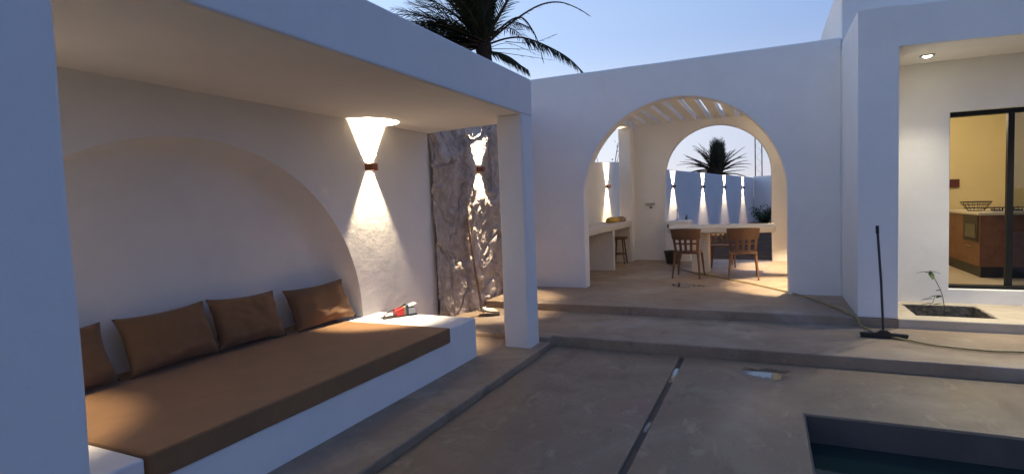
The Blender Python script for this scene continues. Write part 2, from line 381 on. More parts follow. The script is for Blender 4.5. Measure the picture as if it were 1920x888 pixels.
puddle(-1.27, 9.7, .164, .26, .22, 8.3, 'thin wet patch on the dining platform in front of the left dining chair')
def film(y0, y1, label):
    bm = bmesh.new(); n = 8; L_ = []; R_ = []
    for i in range(n + 1):
        y = y0 + (y1 - y0) * i / n
        L_.append(bm.verts.new((SX0 + .003 + .006 * abs(noise.noise(Vector((y * 5, 1, 0)))), y, -.088))); R_.append(bm.verts.new((SX1 - .003 - .006 * abs(noise.noise(Vector((y * 5, 2, 0)))), y, -.088)))
    for i in range(n): bm.faces.new((L_[i], R_[i], R_[i + 1], L_[i + 1]))
    return tag(obj('puddle', bm, FILM), label, 'puddle', 'puddles on the floor')
film(5.25, 5.75, 'strip of water shining in the far end of the floor drain')
film(4.05, 4.25, 'short wet spot halfway along the floor drain')

# ------------------------------------------------------------------ sofa pavilion
pav = thing('sofa_pavilion', 'white plastered open pavilion with flat roof and arched niche sheltering the brown sofa', 'pavilion', (-3.3, 3.2, 0))
ZS = 2.63
bm = prism([(-4.75, -.6), (-2.45, -.6), (-2.45, 6.0), (-2.78, 6.2), (-4.16, 6.46), (-4.75, 6.46)], 'Z', ZS, 3.06)
bmesh.ops.triangulate(bm, faces=[f for f in bm.faces if len(f.verts) > 4])
obj('roof_slab', bm, PLASTER, pav, True, bevel=.02)
obj('column', rough(B(-2.77, -2.45, 5.7, 6.0, -.02, ZS + .01), .3, .010, 1.3, 1), PLASTER, pav, True, bevel=.025)
obj('column', rough(B(-2.77, -2.45, .55, 1.25, -.02, ZS + .01), .3, .008, 1.1, 5), PLASTER, pav, True, bevel=.03)
# back wall with the elliptical niche
NC, NA, NB, NZ = 3.0, 1.93, 1.81, .45
def nring(sa, x):
    pts = [(NC + NA * sa, -.02)]
    for k in range(65):
        a = math.pi * k / 64
        pts.append((NC + NA * sa * math.cos(a), NZ + NB * sa * math.sin(a)))
    pts.append((NC - NA * sa, -.02))
    return [(x, y, z) for y, z in pts]
bm = bmesh.new()
r0 = [bm.verts.new(p) for p in nring(1, -4.16)]
outer = [bm.verts.new((-4.16, y, z)) for y, z in ((6.5, -.02), (6.5, ZS + .06), (-.5, ZS + .06), (-.5, -.02))]
# the front face is cut into strips so that it shades evenly
n = len(r0)
top_hi = []
for i, v_ in enumerate(r0[1:-1]):
    top_hi.append(bm.verts.new((-4.16, v_.co.y, ZS + .06)))
bm.faces.new([r0[0], outer[0], outer[1], top_hi[0], r0[1]])
for i in range(len(top_hi) - 1): bm.faces.new([r0[i + 1], top_hi[i], top_hi[i + 1], r0[i + 2]])
bm.faces.new([r0[-2], top_hi[-1], outer[2], outer[3], r0[-1]])
prev = r0
D = .46
prof = [(1.0, .004), (.999, .03), (.996, .15), (.99, .27)] + [(.984 - .075 * (1 - math.cos(a)), .27 + (D - .27) * math.sin(a)) for a in [math.pi / 2 * k / 8 for k in range(1, 9)]]
for sa, d in prof:
    cur = [bm.verts.new(p) for p in nring(sa, -4.16 - d)]
    for i in range(n - 1): bm.faces.new((prev[i], prev[i + 1], cur[i + 1], cur[i]))
    prev = cur
# back surface as vertical strips
m_ = n // 2
for i in range(m_ - 1):
    a, b, c, d = prev[i], prev[i + 1], prev[n - 2 - i], prev[n - 1 - i]
    bm.faces.new((a, b, c, d)) if len({a, b, c, d}) == 4 else None
# the end of the wall and its rear
e = [bm.verts.new((-4.75, y, z)) for y, z in ((6.5, -.02), (6.5, ZS + .06), (-.5, ZS + .06), (-.5, -.02))]
bm.faces.new((outer[0], e[0], e[1], outer[1])); bm.faces.new((outer[2], e[2], e[3], outer[3])); bm.faces.new(e)
obj('back_wall', bm, PLASTER, pav, True, sharp=50)

bench = thing('built_in_bench', 'long white plastered bench base with a square end, under the brown mattress', 'bench', (-3.5, 3.2, 0))
bm = prism([(1.0, -.02), (1.0, .425), (1.70, .425), (1.70, .285), (4.69, .285), (4.69, .425), (5.24, .425), (5.24, -.02)], 'X', -4.62, -2.88)
obj('base', rough(bm, .25, .005, 1.6, 3), PLASTER, bench, True, bevel=.014)
bm = rough(B(-4.58, -2.862, 1.715, 4.675, .288, .437), .14, .004, 2.2, 9)
tag(obj('mattress', bm, FABRIC2, bevel=.016, seg=3), 'long brown canvas seat mattress lying on the white bench', 'mattress')

def pillow(loc, w, h, t, tilt, rz, roll, seed, label):
    bm = bmesh.new(); N, K = 26, 20; G = {}
    for s in (1, -1):
        for i in range(N + 1):
            for j in range(K + 1):
                u, v_ = i / N * 2 - 1, j / K * 2 - 1
                edge = i in (0, N) or j in (0, K)
                if edge and s < 0: G[s, i, j] = G[1, i, j]; continue
                k = max(0, (1 - abs(u) ** 2.6)) ** .55 * max(0, (1 - abs(v_) ** 2.6)) ** .55
                pin = 1 - .11 * (1 - abs(u) ** 2) * abs(v_) ** 3
                pin2 = 1 - .085 * (1 - abs(v_) ** 2) * abs(u) ** 3
                y = u * w / 2 * pin2; z = v_ * h / 2 * pin - .02 * (1 - u * u) * (1 - abs(v_))
                nn = noise.noise(Vector((u * 1.7 + seed, v_ * 1.7, s))) * .03 + noise.noise(Vector((u * 4.5, v_ * 4.5 + seed, s))) * .012
                wr = .006 * math.sin(9 * (abs(u) + abs(v_)) + seed) * abs(u * v_)
                x = s * (t / 2 * k * (1 - .22 * v_) + (nn + wr) * k ** .5)
                G[s, i, j] = bm.verts.new((x, y, z))
    for s in (1, -1):
        for i in range(N):
            for j in range(K):
                q = [G[s, i, j], G[s, i + 1, j], G[s, i + 1, j + 1], G[s, i, j + 1]]
                q = list(dict.fromkeys(q))
                if len(q) > 2: bm.faces.new(q)
    Mx = Matrix.Translation(loc) @ Matrix.Rotation(rz, 4, 'Z') @ Matrix.Rotation(tilt, 4, 'Y') @ Matrix.Rotation(roll, 4, 'X')
    bm.transform(Mx)
    return tag(obj('pillow', bm, FABRIC, sharp=80), label, 'pillow', 'brown pillows along the sofa niche')
pillow((-4.375, 2.05, .665), .72, .46, .20, R(-22), R(2), R(1), 1.0, 'brown pillow half hidden by the near pillar, lit from above at its lower half')
pillow((-4.375, 2.85, .675), .74, .47, .21, R(-22), R(-1), R(1.5), 4.2, 'brown pillow second from the near pillar, touching the next one by its corner')
pillow((-4.37, 3.59, .67), .73, .47, .21, R(-21), R(1), R(-2.5), 7.7, 'brown pillow third from the near pillar, its far top corner standing up')
pillow((-4.32, 4.46, .65), .80, .46, .20, R(-24), R(-5), R(1.5), 9.3, 'brown pillow at the far end of the niche with a patch of lamplight')

# ------------------------------------------------------------------ opened carton on the bench end
ct = thing('opened_carton', 'small red, navy and white packet lying opened on the white bench end', 'packet', (-3.77, 5.07, .427), R(62))
obj('tray', B(-.20, .20, -.055, .055, 0, .014), BLACK, ct, bevel=.003)
obj('red_sleeve', prism([(-.05, .014), (.045, .014), (.045, .10), (-.05, .075)], 'Y', -.056, .05), RED, ct, bevel=.003)
obj('olive_band', prism([(.046, .014), (.066, .014), (.066, .112), (.046, .102)], 'Y', -.055, .05), OLIVE, ct)
obj('navy_sleeve', prism([(.067, .014), (.10, .014), (.10, .125), (.067, .115)], 'Y', -.055, .05), NAVY, ct, bevel=.003)
obj('pale_box', B(.101, .185, -.05, .045, .014, .085), CARD, ct, bevel=.003)
obj('flap', prism([(.10, .104), (.21, .128), (.212, .124), (.102, .098)], 'Y', -.055, .05), CARD, ct)
bm = bmesh.new(); tube(bm, smooth_path([(-.19, 0, .012), (-.15, 0, .045), (-.09, 0, .075), (-.03, 0, .082), (.03, 0, .105), (.09, 0, .128)]), .006, 6)
obj('strap', bm, BLACK, ct)

# ------------------------------------------------------------------ rough stone wall
SR = random.Random(3)
bm = bmesh.new(); ny, nz = 230, 260; G = []; stone = []
Y0, Y1, Z0, Z1 = 6.42, 9.12, -.05, 3.35
for j in range(nz + 1):
    row = []
    for i in range(ny + 1):
        y = Y0 + (Y1 - Y0) * i / ny; z = Z0 + (Z1 - Z0) * j / nz
        p = Vector((y, z, 0)); w = noise.noise_vector(p * 1.9) * .16 + noise.noise_vector(p * 6) * .035
        q = Vector(((y + w.x * 2.3) * 1.9, (z + w.y * 2.3) * 1.6, 0.0))
        ds, ps = noise.voronoi(q)
        c = ps[0]; hsh = (math.sin(c.x * 12.98 + c.y * 78.2) * 43758.5) % 1.0; h2 = (math.sin(c.x * 39.3 + c.y * 11.1) * 24634.6) % 1.0; h3 = (math.sin(c.x * 7.1 + c.y * 57.3) * 12414.1) % 1.0
        gap = max(0.0, min(1.0, (ds[1] - ds[0]) / .10))
        hgt = (gap ** .6) * (.018 + .05 * hsh) + (q.x - c.x) * .07 * (h2 - .5) + (q.y - c.y) * .10 * (h3 - .5)
        hgt += .022 * noise.fractal(p * 3.2, 1, 2, 5) + .012 * noise.noise(p * 13) + .006 * noise.noise(p * 38)
        if y > 7.28 + .06 * noise.noise(Vector((z * 2, 0, 4))): hgt += .06
        fl = max(0, 1 - ((y - 7.63) / .2) ** 4 - ((z - 2.19) / .42) ** 4) ** .5; hgt = hgt * (1 - .85 * fl) + .105 * .85 * fl
        row.append(bm.verts.new((-4.15 + hgt, y, z))); stone.append(max(0, min(1, (.2 + .8 * hsh) * (.3 + .7 * gap ** .5))))
    G.append(row)
for j in range(nz):
    for i in range(ny): bm.faces.new((G[j][i], G[j][i + 1], G[j + 1][i + 1], G[j + 1][i]))
# back, top and ends so that it is a wall and not a sheet
bk = [[bm.verts.new((-4.6, Y0 + (Y1 - Y0) * i / ny, z)) for i in range(ny + 1)] for z in (Z0, Z1)]
stone += [.4] * (2 * (ny + 1))
for i in range(ny):
    bm.faces.new((G[nz][i], G[nz][i + 1], bk[1][i + 1], bk[1][i])); bm.faces.new((bk[0][i], bk[0][i + 1], bk[1][i + 1], bk[1][i]))
o = obj('stone_wall', bm, STONE, sharp=70)
at = o.data.attributes.new('stone', 'FLOAT', 'POINT'); at.data.foreach_set('value', stone)
tag(o, 'rough brown rubble stone wall behind the pavilion column', 'wall')

# ------------------------------------------------------------------ pergola room
def arch_poly(x0, x1, zt, zt2, zb, jx0, jx1, spring, seg=40, bot=None):
    c, r = (jx0 + jx1) / 2, (jx1 - jx0) / 2
    pts = [(x0, zb), (x0, zt), (x1, zt2), (x1, zb), (jx1, zb)]
    for k in range(seg + 1):
        a = math.pi * k / seg; pts.append((c + r * math.cos(a), spring + r * math.sin(a)))
    pts.append((jx0, zb)); return pts
def arch_wall_bm(x0, x1, zt, zb, jx0, jx1, spring, ya, yb, seed):
    c, r = (jx0 + jx1) / 2, (jx1 - jx0) / 2
    def run(p, q, n_): return [(p[0] + (q[0] - p[0]) * k / n_, p[1] + (q[1] - p[1]) * k / n_) for k in range(n_)]
    pts = run((x0, zb), (x0, zt), 6) + run((x0, zt), (x1, zt), 10) + run((x1, zt), (x1, zb), 6) + run((x1, zb), (jx1, zb), 2) + run((jx1, zb), (jx1, spring), 5)
    pts += [(c + r * math.cos(math.pi * k / 56), spring + r * math.sin(math.pi * k / 56)) for k in range(57)] + run((jx0, spring), (jx0, zb), 5)[1:] + run((jx0, zb), (x0, zb), 2)
    o = []
    for u, v_ in pts:
        d = noise.noise_vector(Vector((u * 1.3 + seed, seed, v_ * 1.3))) * .009; o.append((u + d.x, v_ + d.z))
    return prism(o, 'Y', ya, yb)
perg = thing('dining_pergola', 'white dining pergola with a tall arched front, a smaller rear arch and a slatted roof', 'pergola', (-1.3, 11.4, .16))
obj('front_arch_wall', arch_wall_bm(-4.06, .97, 3.79, .10, -2.82, .28, 1.66, 9.1, 9.36, 2), PLASTER, perg, True, bevel=.03, seg=3)
obj('rear_arch_wall', arch_wall_bm(-2.96, .55, 3.60, .10, -2.2, .1, 2.13, 13.6, 13.85, 6), PLASTER_IN, perg, True, bevel=.02, seg=2)
obj('side_wall', rough(B(.50, .96, 9.34, 13.62, .10, 3.78), .5, .006, 1.1, 8), PLASTER_IN, perg, True, bevel=.01)
obj('column', rough(B(-3.22, -2.93, 13.28, 13.6, .10, 3.62), .3, .006, 1.4, 11), PLASTER, perg, True, bevel=.015)
obj('beam', B(-3.24, -2.92, 9.34, 13.29, 3.34, 3.60), PLASTER_IN, perg, True, bevel=.012)
x = -2.80
while x < .40:
    obj('roof_slat', B(x, x + .19, 9.33, 13.62, 3.42, 3.545), PLASTER_IN, perg, True, bevel=.008)
    x += .285

pw = thing('parapet_wall', 'low white plastered wall behind the barbecue counter with a lamp on it', 'wall', (-3.7, 12.4, 0))
bm = prism([(9.3, -.1), (9.3, 2.42), (12, 2.50), (15, 2.67), (16, 2.7), (16, -.1)], 'X', -3.85, -3.6)
obj('wall_face', rough(bm, .5, .005, 1.2, 4), PLASTER, pw, True, bevel=.012)

ctr = thing('masonry_counter', 'cream masonry counter with open bays along the side wall of the pergola', 'counter', (-3.2, 11.5, .16))
obj('worktop', rough(B(-3.6, -2.93, 9.37, 13.27, 1.0, 1.13), .3, .005, 1.5, 3), CEM, ctr, True, bevel=.02)
for y in (11.52, 13.12): obj('leg', rough(B(-3.6, -2.95, y, y + .14, .12, 1.01), .3, .005, 1.5, y), CEM, ctr, True, bevel=.012)

tb = thing('dining_table', 'long cream masonry dining table with a thick rounded top and one leg', 'table', (-.8, 11.7, .16))
bm = prism([(-1.78, 11.22), (-1.70, 11.12), (.10, 11.12), (.15, 11.15), (.15, 12.15), (-1.70, 12.15), (-1.78, 12.05)], 'Z', .95, 1.075)
obj('tabletop', bm, CEM, tb, True, bevel=.03, seg=3)
obj('leg', rough(B(-1.36, -1.04, 11.45, 11.85, .12, .955), .3, .004, 1.5, 3), CEM, tb, True, bevel=.015)

# ---- chairs
def make_chair():
    t = thing('dining_chair', '', 'chair')
    def sheet(fn, us, vs, th, holes=lambda u, v_: False):
        bm = bmesh.new(); V = {}
        def g(i, j, s):
            k = (i, j, s)
            if k not in V:
                p, n_ = fn(us[i], vs[j]); V[k] = bm.verts.new(Vector(p) + Vector(n_) * th / 2 * s)
            return V[k]
        nx, ny_ = len(us) - 1, len(vs) - 1
        has = lambda i, j: 0 <= i < nx and 0 <= j < ny_ and not holes((us[i] + us[i + 1]) / 2, (vs[j] + vs[j + 1]) / 2)
        for i in range(nx):
            for j in range(ny_):
                if not has(i, j): continue
                for s in (1, -1): bm.faces.new((g(i, j, s), g(i + 1, j, s), g(i + 1, j + 1, s), g(i, j + 1, s)))
                for di, dj, a, b in ((-1, 0, (i, j), (i, j + 1)), (1, 0, (i + 1, j), (i + 1, j + 1)), (0, -1, (i, j), (i + 1, j)), (0, 1, (i, j + 1), (i + 1, j + 1))):
                    if not has(i + di, j + dj): bm.faces.new((g(*a, 1), g(*b, 1), g(*b, -1), g(*a, -1)))
        return bm
    # backrest: the chair faces +Y, the back is at -Y and curves round the sitter
    def bf(u, v_):                       # u -1..1 across, v 0..1 up
        w = .215 + .05 * v_ + (.012 if v_ > .62 else 0)
        y = -.225 - .10 * v_ + .075 * u * u
        return (u * w, y, .47 + .45 * v_ + .012 * (1 - u * u) * (v_ > .95)), (0, -1, 0)
    us = [-1, -.80, -.62, -.42, -.30, -.10, .10, .30, .42, .62, .80, 1]
    us = [-1, -.78, -.52, -.32, -.10, .10, .32, .52, .78, 1]
    vs = [0, .08, .17, .27, .36, .43, .50, .55, .63, .72, .82, .92, 1]
    hole = lambda u, v_: (any(a < u < b for a, b in ((-.78, -.52), (-.32, -.10), (.10, .32), (.52, .78)))) and (.08 < v_ < .36 or .43 < v_ < .55)
    obj('backrest', sheet(bf, us, vs, .022, hole), CHAIR, t, bevel=.006)
    def sf(u, v_):
        w = .235 - .02 * v_ * 0
        return (u * w * (1 - .08 * (v_ > .9)), -.235 + .47 * v_, .475 - .018 * (1 - u * u) * math.sin(math.pi * v_)), (0, 0, 1)
    obj('seat', sheet(sf, [k / 5 - 1 for k in range(11)], [k / 8 for k in range(9)], .035), CHAIR, t, bevel=.012)
    for sx in (-1, 1):
        for sy in (-1, 1):
            bm = bmesh.new(); tube(bm, [(sx * .205, sy * .195, .47), (sx * .225, sy * .215, .25), (sx * .245, sy * (.235 if sy > 0 else .28), 0)], [.024, .02, .014], 8)
            obj('leg', bm, CHAIR, t)
    return t
ch = make_chair()
def place(c, x, y, rz, s, label):
    c.location = (x, y, .16); c.rotation_euler = (0, 0, rz); c.scale = (s, s, s); tag(c, label, 'chair', 'brown dining chairs round the masonry table')
c2 = copy_tree(ch); c3 = copy_tree(ch)
place(ch, -1.33, 10.74, R(-4), .99, 'brown slotted back dining chair at the left half of the table')
place(c2, -.39, 10.74, R(3), .99, 'brown slotted back dining chair at the right half of the table')
place(c3, -.86, 12.45, R(190), .95, 'brown dining chair on the far side of the table, seen under the tabletop')

st = thing('stool', 'dark wooden stool pushed under the counter in the far bay', 'stool', (-3.12, 12.75, .16))
bm = bmesh.new(); lathe(bm, [(0, .58), (.18, .575), (.20, .60), (.2, .625), (.12, .618), (0, .61)], 24)
obj('seat', bm, CHAIR, st)
for k in range(4):
    a = R(45 + 90 * k); bm = bmesh.new(); tube(bm, [(.12 * math.cos(a), .12 * math.sin(a), .59), (.2 * math.cos(a), .2 * math.sin(a), 0)], [.02, .014], 8); obj('leg', bm, CHAIR, st)
bm = bmesh.new(); lathe(bm, [(.15, .22), (.165, .22), (.165, .245), (.15, .245), (.15, .22)], 24); obj('foot_ring', bm, CHAIR, st)

# sacks on the counter
def lump(loc, sx, sy, sz, seed, rz=0):
    bm = bmesh.new(); bmesh.ops.create_icosphere(bm, subdivisions=4, radius=1)
    for v_ in bm.verts:
        p = v_.co.copy(); k = 1 + .22 * noise.noise(p * 1.4 + Vector((seed, 0, 0))) + .09 * noise.noise(p * 4 + Vector((0, seed, 0)))
        q = Vector((math.copysign(abs(p.x) ** .7, p.x), math.copysign(abs(p.y) ** .7, p.y), math.copysign(abs(p.z) ** .8, p.z))) * k
        v_.co = Vector((q.x * sx, q.y * sy, max(q.z, -.75) * sz))
    bm.transform(Matrix.Translation(loc) @ Matrix.Rotation(rz, 4, 'Z')); return bm
tag(obj('cloth_bundle', lump((-3.22, 12.55, 1.185), .12, .36, .075, 2.2), YELLOW, sharp=180), 'folded yellow cloth bundle lying on the counter under the lamp', 'bundle')
tag(obj('cloth_bundle', lump((-3.15, 13.02, 1.18), .11, .16, .07, 5.1), TAN, sharp=180), 'dull brown cloth bundle at the far end of the counter beside the yellow one', 'bundle')

# sink counter with tap behind the table
sk = thing('sink_counter', 'small white sink block in the left foot of the rear arch', 'sink', (-1.95, 13.7, .16))
obj('block', rough(B(-2.19, -1.62, 13.42, 13.98, .13, 1.10), .3, .004, 1.5, 3), PLASTER, sk, True, bevel=.02)
tp = bmesh.new(); tube(tp, smooth_path([(-1.93, 13.62, 1.10), (-1.93, 13.62, 1.34), (-1.93, 13.60, 1.37)]), .014, 8)
tube(tp, smooth_path([(-1.96, 13.6, 1.13), (-1.85, 13.58, 1.15), (-1.74, 13.56, 1.155)]), .018, 8)
tt = thing('tap', 'dark metal tap standing at the left end behind the table', 'tap', (-1.93, 13.62, 1.1)); obj('spout', tp, CHROME, tt, True)
bm = bmesh.new(); tube(bm, [(-1.72, 13.56, 1.13), (-1.70, 13.55, 1.24)], [.03, .012], 8); obj('handle', bm, BLACK, tt, True)
hk = bmesh.new(); tube(hk, smooth_path([(-2.11, 13.40, 1.02), (-2.11, 13.37, .97), (-2.09, 13.36, .90), (-2.08, 13.38, .84)]), .018, 8)
tag(obj('drain_cock', hk, BLACK), 'small black cock on the face of the sink block', 'tap')
bm = bmesh.new(); lathe(bm, [(0, 0), (.15, 0), (.20, .27), (.215, .275), (.21, .29), (.19, .285), (.145, .02), (0, .02)], 28)
bk_ = thing('bucket', 'dark brown bucket on the floor in front of the sink block', 'bucket', (-1.93, 12.9, .16)); obj('body', bm, BUCKET, bk_)
bm = bmesh.new(); tube(bm, smooth_path([(-.21, 0, .27), (-.2, .1, .22), (0, .215, .17), (.2, .1, .22), (.21, 0, .27)]), .005, 6); obj('handle', bm, STEEL, bk_)
sw = thing('wall_switch', 'grey switch plate with a small black socket on the white pergola wall', 'switch', (-2.54, 13.6, 1.5))
obj('plate', B(-.13, .10, -.022, .002, -.01, .045), GREYPL, sw, bevel=.004); obj('socket', B(-.02, .02, -.03, .002, -.085, -.035), BLACK, sw, bevel=.004)

# ------------------------------------------------------------------ garden wall, end wall and planting beyond
def wall_between(bm, a, b, th, z0, z1):
    a, b = Vector((*a, 0)), Vector((*b, 0)); d = (b - a).normalized(); n_ = Vector((-d.y, d.x, 0))
    ps = [a, b, b + n_ * th, a + n_ * th]
    lo = [bm.verts.new((p.x, p.y, z0)) for p in ps]; hi = [bm.verts.new((p.x, p.y, z1)) for p in ps]
    bm.faces.new(lo); bm.faces.new(hi)
    for i in range(4): bm.faces.new((lo[i], lo[(i + 1) % 4], hi[(i + 1) % 4], hi[i]))
    return bm
def unproj_depth(px, d):
    c = np.array([(px - 960) / F * d, 0, d]); c[1] = 0
    # horizontal point at camera-axis distance d below pixel column px (taken on the horizon line)
    yh = 365 - .036 * (px - 1437) - 444
    w = RW @ np.array([(px - 960) / F * d, yh / F * d, d]); return Vector((w[0], w[1]))
GA, GB = unproj_depth(1225, 19.3), unproj_depth(1413, 33.5)
gdir = (GB - GA).normalized(); GC = GA - gdir * 6
gw = wall_between(bmesh.new(), (GC.x, GC.y), (GB.x, GB.y), .25, -.1, 2.70)
tag(obj('garden_wall', rough(gw, 1.5, .01, .7, 2), PLASTER, bevel=.02), 'long white garden wall with a row of four lamps, seen through the rear arch', 'wall')
ED = unproj_depth(1600, 27.0)
ew = wall_between(bmesh.new(), (GB.x, GB.y), (ED.x + 6, ED.y - 3), .25, -.1, 2.76)
tag(obj('garden_end_wall', rough(ew, 1.5, .01, .7, 5), PLASTER, bevel=.02), 'white end wall of the garden without lamps, at the right of the rear arch', 'wall')

# ------------------------------------------------------------------ up-and-down wall lamps
def make_lamp(label, pos, ang, up=1.0, down=1.0, spread=64):
    """pos on the wall face, ang = direction the lamp faces (its +X)"""
    t = thing('wall_lamp', label, 'wall lamp', pos, ang, 'up and down wall lamps')
    bm = bmesh.new(); N = 16; ro, ri, h = .085, .079, .036
    pr = []
    for r_ in (ro, ri):
        pr.append([(.006 + r_ * math.sin(math.pi * k / N) * 1.15, -r_ * math.cos(math.pi * k / N)) for k in range(N + 1)])
    V = [[[bm.verts.new((x, y, z)) for x, y in ring] for z in (-h, h)] for ring in pr]
    for k in range(N):
        bm.faces.new((V[0][0][k], V[0][0][k + 1], V[0][1][k + 1], V[0][1][k])); bm.faces.new((V[1][0][k], V[1][0][k + 1], V[1][1][k + 1], V[1][1][k]))
        for zz in (0, 1): bm.faces.new((V[0][zz][k], V[0][zz][k + 1], V[1][zz][k + 1], V[1][zz][k]))
    obj('housing', bm, COPPER, t)
    obj('back_plate', B(.0, .008, -.06, .06, -.03, .03), COPPER, t)
    bm = bmesh.new(); lathe(bm, [(0, -.02), (.009, -.02), (.011, 0), (.009, .02), (0, .02)], 10, (.082, 0, 0)); obj('bulb', bm, BULB, t)
    for s, P in ((1, LAMP_UP * up), (-1, LAMP_DOWN * down)):
        l = bpy.data.lights.new('lamp_beam', 'SPOT'); l.energy = P; l.color = WARM; l.spot_size = R(spread); l.spot_blend = .45; l.shadow_soft_size = .012
        lo = bpy.data.objects.new('lamp_beam', l); COL.objects.link(lo); lo.parent = t
        lo.location = (.037, 0, s * -.062); lo.rotation_euler = (0, R(179) if s > 0 else R(-2), 0)
    return t
make_lamp('brown wall lamp beside the sofa niche, its beam reaching the pavilion ceiling', (-4.16, 5.17, 2.12), 0, 9.5, 1.1)
make_lamp('brown wall lamp at the near end of the sofa wall, behind the pillar', (-4.16, 1.28, 2.12), 0, 10.0, .42)
make_lamp('brown wall lamp on the rough stone wall', (-4.035, 7.63, 2.19), 0, 1.0, .9)
make_lamp('brown wall lamp on the low white wall above the counter', (-3.6, 13.55, 1.99), 0)
make_lamp('brown wall lamp inside the pergola on its right hand wall, nearer the front arch', (.50, 9.95, 2.1), math.pi, 4.4, 1.35)
make_lamp('brown wall lamp inside the pergola on its right hand wall, nearer the rear arch', (.50, 12.55, 2.1), math.pi, 4.4, 1.35)
ga = math.atan2(gdir.y, gdir.x) - math.pi / 2
def on_gwall(px):
    lo, hi = GC, GB
    # intersect the column through px with the wall line
    w = unproj_depth(px, 10.0); d = w.normalized()
    A = np.array([[d.x, -gdir.x], [d.y, -gdir.y]]); s = np.linalg.solve(A, np.array([GA.x, GA.y])); return Vector((d.x * s[0], d.y * s[0]))
for px, lab in ((1262, 'garden wall lamp farthest left of the four, beside the arch edge'), (1318, 'garden wall lamp second from the left, under the far palm'), (1358, 'garden wall lamp third from the left, right of the palm trunk'), (1393, 'garden wall lamp farthest right of the four, near the wall corner')):
    q = on_gwall(px); off = Vector((math.cos(ga), math.sin(ga))) * .012
    make_lamp(lab, (q.x + off.x, q.y + off.y, 2.09), ga, 1.5, 1.5, 64)

# ------------------------------------------------------------------ the house
hs = thing('house', 'white cubic house with a recessed porch, sliding window and lit kitchen', 'house', (3, 11, .16))
def union(b1, b2):
    os_ = []
    for bb in (b1, b2):
        me = bpy.data.meshes.new('tmp'); bmesh.ops.recalc_face_normals(bb, faces=bb.faces); bb.to_mesh(me); bb.free(); o_ = bpy.data.objects.new('tmp', me); COL.objects.link(o_); os_.append(o_)
    md = os_[0].modifiers.new('u', 'BOOLEAN'); md.operation = 'UNION'; md.object = os_[1]; md.solver = 'EXACT'
    dg = bpy.context.evaluated_depsgraph_get(); ev = os_[0].evaluated_get(dg); r_ = bmesh.new(); r_.from_mesh(ev.to_mesh()); ev.to_mesh_clear()
    for o_ in os_: bpy.data.objects.remove(o_)
    return r_
pb_ = union(B(.97, 1.37, 7.6, 9.09, .161, 3.705), prism([(1.2, 3.25), (7.5, 3.06), (7.5, 3.40), (1.2, 3.700)], 'Y', 7.6, 8.05))
obj('porch_front', pb_, PLASTER, hs, True, bevel=.028)
obj('porch_ceiling', B(1.36, 7.5, 8.04, 8.82, 3.245, 3.45), PLASTER_IN, hs, True)
obj('porch_roof', B(1.36, 7.5, 8.04, 9.1, 3.46, 3.55), PLASTER, hs, True)
# window wall with opening
WX0, WZ0, WZ1 = 2.13, .345, 2.60
bm = prism([(1.36, .08), (7.5, .08), (7.5, WZ0), (WX0, WZ0), (WX0, WZ1), (7.5, WZ1), (7.5, 3.25), (1.36, 3.25)], 'Y', 8.80, 9.06)
obj('front_wall', bm, PLASTER, hs, True, bevel=.012)
obj('upper_storey', rough(B(.972, 7.6, 9.16, 17, 3.6, 4.62), .8, .008, 1.0, 9), PLASTER, hs, True, bevel=.02)
obj('side_wall', B(.964, 1.36, 9.07, 17, .02, 3.61), PLASTER, hs, True)
# kitchen shell
obj('kitchen_floor', B(1.37, 7.4, 9.06, 12.6, .2, .335), KFLOOR, hs, True)
obj('kitchen_wall', B(1.37, 5.6, 12.0, 12.2, .33, 2.96), OCHRE, hs, True)
obj('kitchen_ceiling', B(1.37, 7.4, 9.06, 12.3, 2.95, 3.1), PLASTER_IN, hs, True)
obj('reflection_wall', B(4.3, 4.4, 9.9, 12.0, .335, 2.95), mat('reflection_wall_grey', (.5, .48, .45), .8, .2, var=.05), hs, True)  # added behind the pane to stand in for the grey wall mirrored in it
obj('far_side_wall', B(7.3, 7.5, 9.06, 12.3, .2, 3.1), PLASTER_IN, hs, True)
# sliding window
wd = thing('sliding_window', 'black framed sliding glass window of the kitchen, half open', 'window', (3, 8.93, .345))
def bar(name, *a): return obj(name, B(*a), BLACKMETAL, wd, True, bevel=.004)
bar('frame', WX0, 6.0, 8.88, 9.0, 2.545, 2.603); bar('frame', WX0, 6.0, 8.86, 9.0, .343, .385)
bar('frame', WX0, WX0 + .012, 8.885, 8.995, .385, 2.545)
bar('stile', 2.735, 2.80, 8.90, 8.97, .385, 2.545); bar('stile', 4.3, 4.37, 8.90, 8.97, .385, 2.545)
obj('glass_pane', B(2.80, 4.3, 8.93, 8.938, .385, 2.545), GLASS, wd, True)

# kitchen furniture
ki = thing('kitchen_island', 'red brown kitchen unit with a pale worktop behind the window', 'kitchen unit', (3.4, 10.6, .335))
IX, IY = 2.79, 10.05
obj('cabinet', B(IX, IX + 1.4, IY, 11.95, .49, 1.235), CABINET, ki, True, bevel=.004)
obj('plinth', B(IX + .02, IX + 1.36, IY + .02, 11.9, .335, .495), BLACK, ki, True)
obj('worktop', B(IX - .03, IX + 1.42, IY - .03, 11.96, 1.235, 1.275), TOP, ki, True, bevel=.006)
bm = B(IX - .012, IX + .02, IY + .06, IY + .72, .84, 1.225); ov = obj('oven', bm, BLACK, ki, True, bevel=.004)
bm = B(IX - .016, IX - .010, IY + .16, IY + .62, .90, 1.10); obj('oven_window', bm, mat('oven_glass', (.03, .035, .035), .08, .6), ki, True)
bm = bmesh.new(); tube(bm, [(IX - .02, IY + .28, .77), (IX - .02, IY + .52, .77)], .008, 8); obj('drawer_handle', bm, STEEL, ki, True)
hb = thing('gas_hob', 'black gas hob with wire pan rests on the worktop', 'hob', (3.15, 10.35, 1.275))
